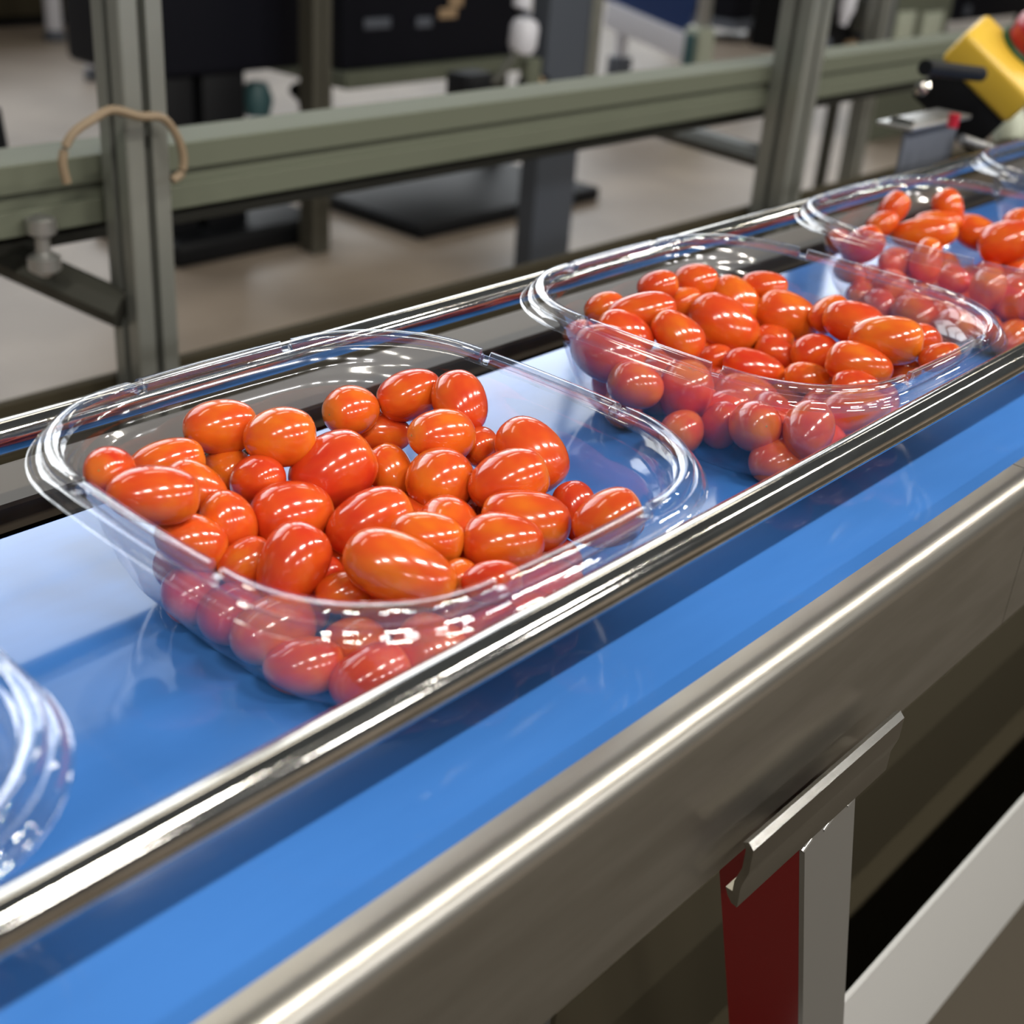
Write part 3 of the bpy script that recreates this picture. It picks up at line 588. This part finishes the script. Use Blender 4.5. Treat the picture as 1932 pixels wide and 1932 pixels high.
# grey column with pale edge, white canister clipped to it
Yc = 1.9; q0, q1, q2 = at(1035, 60, Yc), at(1112, 60, Yc), at(1132, 60, Yc)
gc = thing('grey_column', 'broad slate grey machine column with a pale edge strip, top centre', 'column', ((q0.x+q1.x)/2, Yc+.05, ZF))
put(MB().box(q0.x, q1.x, Yc, Yc+.06, ZF, .5, .003), 'shaft', M_COLM, gc); put(MB().box(q1.x+.001, q2.x, Yc-.004, Yc+.06, ZF+.5, .5, .002), 'edge_strip', M_ALU, gc)
p = at(988, 68, Yc-.06); cn = thing('white_canister', 'small white canister with rounded ends left of the grey column', 'canister', (p.x, p.y, p.z-.03))
put(MB().lathe([(.010, -.042), (.026, -.038), (.034, -.02), (.034, .022), (.026, .036), (.010, .042)], p, (0.12, 0, 1), 20), 'bottle', M_WHITE, cn); put(MB().lathe([(.012, .042), (.012, .052), (.006, .056)], p, (.12, 0, 1), 12), 'cap', M_GREYP, cn)
put(MB().tube([p+Vector((.02, .01, .01)), p+Vector((.045, .02, .0)), p+Vector((.05, .02, -.05))], .006, 8), 'pipe', M_ALU, cn)
p = at(985, 5, Yc-.03); put(MB().lathe([(.008, -.016), (.02, -.012), (.022, 0), (.02, .016), (.008, .02)], p, (0.3, 0, 1), 16), 'cap', M_WHITE, cn)
# short bolts and blocks below the canister
p = at(1000, 150, Yc-.02); vb = thing('valve_block', 'small olive valve block with fittings under the white canister', 'valve', (p.x, p.y, p.z-.03))
put(MB().box(p.x-.02, p.x+.03, Yc-.03, Yc, p.z-.02, p.z+.05, .004), 'body', M_ALUG, vb)
for dx, m_ in ((-.03, M_BLACK), (.035, M_TAN), (.06, M_BLACK)): put(MB().lathe([(.006, 0), (.012, .004), (.012, .02), (.006, .024)], (p.x+dx, Yc-.02, p.z-.02), (0, 0, 1), 10), 'fitting', m_, vb)
# white table with blue top edge, caster leg
Yt = 3.6; t0, t1 = at(1160, 5, Yt), at(1335, 85, Yt-.55)
tb = thing('white_trolley', 'white framed trolley with a blue top and black caster, right of the grey column', 'trolley', ((t0.x+t1.x)/2, Yt-.3, ZF))
q = [at(1152, 6, Yt), at(1320, 78, Yt-.55)]; d = (q[1]-q[0])
zq = q[0].z
mb = MB()
def bar(mb, a, b, h, t_):
    a, b = Vector(a), Vector(b); dd = (b-a); L = dd.length; x = dd.normalized(); z = Vector((0, 0, 1)); y = z.cross(x).normalized(); z = x.cross(y)
    return mb.box(0, L, -t_/2, t_/2, -h, 0, .003, Matrix.Translation(a) @ Matrix((x, y, z)).transposed().to_4x4())
put(bar(MB(), q[0]+Vector((0, 0, .01)), q[1]+Vector((0, 0, .01)), .11, .04), 'frame', M_WHITE, tb)
put(bar(MB(), q[0]+Vector((0.02, .03, .40)), q[1]+Vector((.02, .03, .40)), .388, .03), 'side_panel', M_BLUEP, tb)
p = at(1175, 60, Yt-.02); p2 = at(1170, 108, Yt-.02); p3 = at(1168, 150, Yt-.02)
put(MB().tube([p+Vector((0, 0, .02)), p2], .030, 12), 'leg', M_WHITE, tb)
put(MB().lathe([(.03, -.045), (.05, -.038), (.05, .038), (.03, .045)], (p3.x, p3.y, ZF+.052), (1, .2, 0), 16), 'caster', M_BLACK, tb)
put(MB().box(p2.x-.045, p2.x+.045, p2.y-.04, p2.y+.04, ZF+.08, p2.z+.005, .004), 'fork', M_GREYP, tb)
# pale green post right of it
YP = 2.75; p = at(1338, 55, YP); pg = thing('pale_green_post', 'pale green floor post right of the white trolley', 'post', (p.x, YP+.03, ZF))
put(MB().box(p.x-.05, p.x+.05, YP, YP+.08, ZF, p.z, .004), 'shaft', M_OFFW, pg); put(MB().box(p.x-.012, p.x+.036, YP+.02, YP+.06, p.z, p.z+.3, .004), 'upright', M_SATIN, pg)
put(MB().box(p.x-.075, p.x-.052, YP+.02, YP+.06, p.z-.16, p.z-.02, .003), 'side_strip', M_TEAL, pg)
# dark navy locker right
p0, p1 = at(1382, 38, 4.3), at(1478, 38, 4.3); nb = thing('navy_locker', 'dark navy locker between the pale green post and the right rack post', 'locker', ((p0.x+p1.x)/2, 4.5, ZF))
put(MB().box(p0.x, p1.x, 4.3, 4.7, p0.z, .7, .006), 'housing', M_NAVY, nb); put(MB().box(p0.x, p1.x, 4.28, 4.7, p0.z-.06, p0.z-.004, .003), 'frame', M_GREYP, nb)
for fx in (p0.x, p1.x-.03): put(MB().box(fx, fx+.04, 4.5, 4.54, ZF, p0.z-.055), 'leg', M_DKBEAM, nb)
# machinery right of the right post
Ym = 1.75; p0, p1 = at(1545, 110, Ym), at(1660, 110, Ym)
mh = thing('pump_unit', 'dark pump unit with a white filter bowl right of the right rack post', 'machine', ((p0.x+p1.x)/2, Ym+.15, ZF))
put(MB().box(p0.x-.01, p1.x, Ym+.06, Ym+.25, p0.z, .4, .01), 'housing', M_BLACK, mh); put(MB().box(p1.x-.07, p1.x+.05, Ym, Ym+.2, p0.z-.02, .4, .005), 'side_column', M_COLM, mh)
for fx in (p0.x+.01, p1.x-.05): put(MB().box(fx, fx+.03, Ym+.1, Ym+.13, ZF, p0.z+.01), 'leg', M_DKBEAM, mh)
p = at(1596, 18, Ym); put(MB().lathe([(.012, -.045), (.018, -.02), (.026, 0), (.026, .05), (.01, .06)], p, (.1, 0, 1), 16), 'filter_bowl', M_WHITE, mh)
p = at(1640, 30, Ym); put(MB().box(p.x-.02, p.x+.02, Ym-.005, Ym+.05, p.z-.05, p.z+.05, .004), 'bracket', M_ALU, mh)
p = at(1608, 88, Ym); put(MB().lathe([(.01, -.02), (.022, -.015), (.022, .015), (.01, .02)], p, (1, 0, .1), 14), 'coupling', M_TAN, mh)
p = at(1558, 80, Ym); put(MB().lathe([(.006, -.012), (.014, -.01), (.014, .01), (.006, .012)], p, (0, 1, 0), 14), 'dial', M_GREYP, mh)
# louvred pale panel with two light strips
Yl = 2.3; p = at(1735, 55, Yl); lv = thing('guard_panel', 'olive guard panel with two pale upright slots at the top right', 'panel', (p.x, Yl, ZF))
p0, p1 = at(1690, 60, Yl), at(1790, 60, Yl)
put(MB().box(p0.x-.03, p1.x+.02, Yl+.02, Yl+.04, ZF, .35, .003), 'sheet', M_ALUG, lv)
for a0_, b0_ in ((1694, 1724), (1742, 1776)):
    s0, s1 = at(a0_, 55, Yl), at(b0_, 55, Yl); put(MB().box(s0.x, s1.x, Yl, Yl+.019, s0.z-.055, s0.z+.065, .004), 'slot_insert', M_OFFW, lv)
# far navy machine above the yellow switch
p0, p1 = at(1800, 42, 3.2), at(1990, 42, 3.2); fm = thing('far_machine', 'dark navy machine far behind the yellow switch box', 'machine', ((p0.x+p1.x)/2, 3.4, ZF))
put(MB().box(p0.x, p1.x, 3.2, 3.7, p0.z, .6, .01), 'housing', M_NAVY, fm); put(MB().box(p0.x+.1, p0.x+.16, 3.18, 3.2, p0.z+.03, p0.z+.09, .004), 'latch', M_GREYP, fm)
for fx in (p0.x+.03, p1.x-.06): put(MB().box(fx, fx+.05, 3.4, 3.45, ZF, p0.z+.01), 'leg', M_DKBEAM, fm)

# white machine stands at the top left
for (px, py, k_, lab) in ((104, 76, .040, 'white tubular stand with a dark foot at the top left, away from the rack post'), (178, 150, .032, 'white tubular stand partly behind the left side of the left rack post')):
    p = atz(px, py, ZF)
    t = thing('machine_stand', lab, 'stand', p, 'white machine stands at the top left')
    put(MB().tube([p+Vector((0, 0, .05)), p+Vector((0, 0, 1.2))], k_, 12), 'tube', M_WHITE, t)
    put(MB().lathe([(k_*1.3, 0), (k_*1.3, .03), (k_*.8, .05)], p, (0, 0, 1), 12), 'foot', M_GREYP, t)
p = at(8, 260, 1.2); t = thing('black_hose', 'black hose end at the left edge above the beam', 'hose', p)
put(MB().tube([p+Vector((-.05, 0, .05)), p+Vector((-.012, 0, .03)), p+Vector((-.008, 0, -.02)), p+Vector((-.03, 0, -.05))], .012, 10), 'hose', M_BLACK, t)
# dark low equipment at the far top left
p0, p1 = at(-60, 45, 6.2), at(150, 45, 6.2); t = thing('low_machine', 'dark brown machine base far away at the top left', 'machine', ((p0.x+p1.x)/2, 6.3, ZF))
put(MB().box(p0.x-.6, p1.x+.6, 6.2, 6.9, ZF+.05, ZF+.9, .02), 'housing', M_OLIVE, t); put(MB().box(p0.x-.5, p1.x+.5, 6.3, 6.8, ZF, ZF+.05), 'base', M_BLACK, t)

# ------------------------------------------------------------------ emergency stop on its bracket
Ye = 0.22
es = thing('emergency_stop', 'yellow switch box with red mushroom button on a black bracket, top right', 'switch', at(1800, 200, Ye))
Pc = at(1884, 122, Ye)
ex = (RT*0.70 - UP*0.71).normalized()         # long side of the box slopes down to the right
ez0 = (UP*0.42 + RT*0.44 - fwd*0.72); ez = (ez0 - ex*ez0.dot(ex)).normalized(); ey = ez.cross(ex)
MX = Matrix.Translation(Pc) @ Matrix((ex, ey, ez)).transposed().to_4x4()
yb = MB(); yb.box(-.044, .046, -.033, .033, -.022, .014, .006, MX); put(yb, 'switch_box', M_YEL, es)
bk = MB(); bk.box(-.040, .044, -.028, .026, -.070, -.0225, .004, MX); put(bk, 'base_plate', M_BLACK, es)
bd = ray(1931, 92); bt = CAMP + bd*((Pc + ez*.014 - CAMP).dot(ez)/bd.dot(ez))
put(MB().lathe([(.0265, 0), (.0265, .003), (.0245, .005)], bt, ez, 28), 'collar', M_GRN, es)
put(MB().lathe([(.0225, .0), (.0230, .008), (.0250, .011), (.0262, .017), (.0240, .026), (.014, .032), (.003, .034)], bt + ez*.004, ez, 28), 'button', M_REDB, es)
pa, pb_ = at(1745, 128, Ye-.03), at(1850, 140, Ye-.03)
put(MB().tube([pa, pb_], .0065, 12), 'cable_gland', M_BLACK, es)
pa = at(1740, 165, Ye-.03); put(MB().lathe([(.003, -.006), (.006, -.004), (.006, .004), (.003, .006)], pa, -fwd, 12), 'screw', M_ROD, es)
pa, pb_ = at(1802, 215, Ye-.035), at(1796, 240, Ye-.035); put(MB().tube([pa, pb_], .005, 10), 'bolt', M_REDB, es)
# slate grey mounting plate with steel top and cross rod
mp0, mp1 = at(1712, 245, Ye), at(1806, 245, Ye)
mpz = (mp0.z+mp1.z)/2
ms = thing('mounting_plate', 'slate grey mounting plate with steel top flange under the yellow switch box', 'bracket', ((mp0.x+mp1.x)/2, Ye, -.152))
put(MB().box(mp0.x, mp1.x, Ye, Ye+.004, -.15, mpz+.004, .001), 'plate', M_GREYP, ms)
put(MB().box(mp0.x-.002, mp1.x+.012, Ye-.006, Ye+.03, mpz+.0045, mpz+.0085, .001), 'flange', M_SATIN, ms)
pa, pb_ = at(1682, 226, Ye+.02), at(1722, 238, Ye+.0); put(MB().tube([pa, pb_], .0045, 12), 'rod', M_ROD, ms)
pa, pb_ = at(1815, 262, Ye-.01), at(1900, 292, Ye-.03); put(MB().tube([pa, pb_], .0045, 12), 'rod', M_SATIN, ms)
pa = at(1905, 240, Ye+.03); put(MB().lathe([(.004, -.02), (.016, -.016), (.019, 0), (.014, .018), (.004, .022)], pa, UP, 16), 'cap', M_OFFW, ms)

# ------------------------------------------------------------------ lift everything onto the floor level z = 0
for o in list(SC.objects):
    if o.parent is None and o.type in ('MESH', 'EMPTY'): o.location.z += LIFT
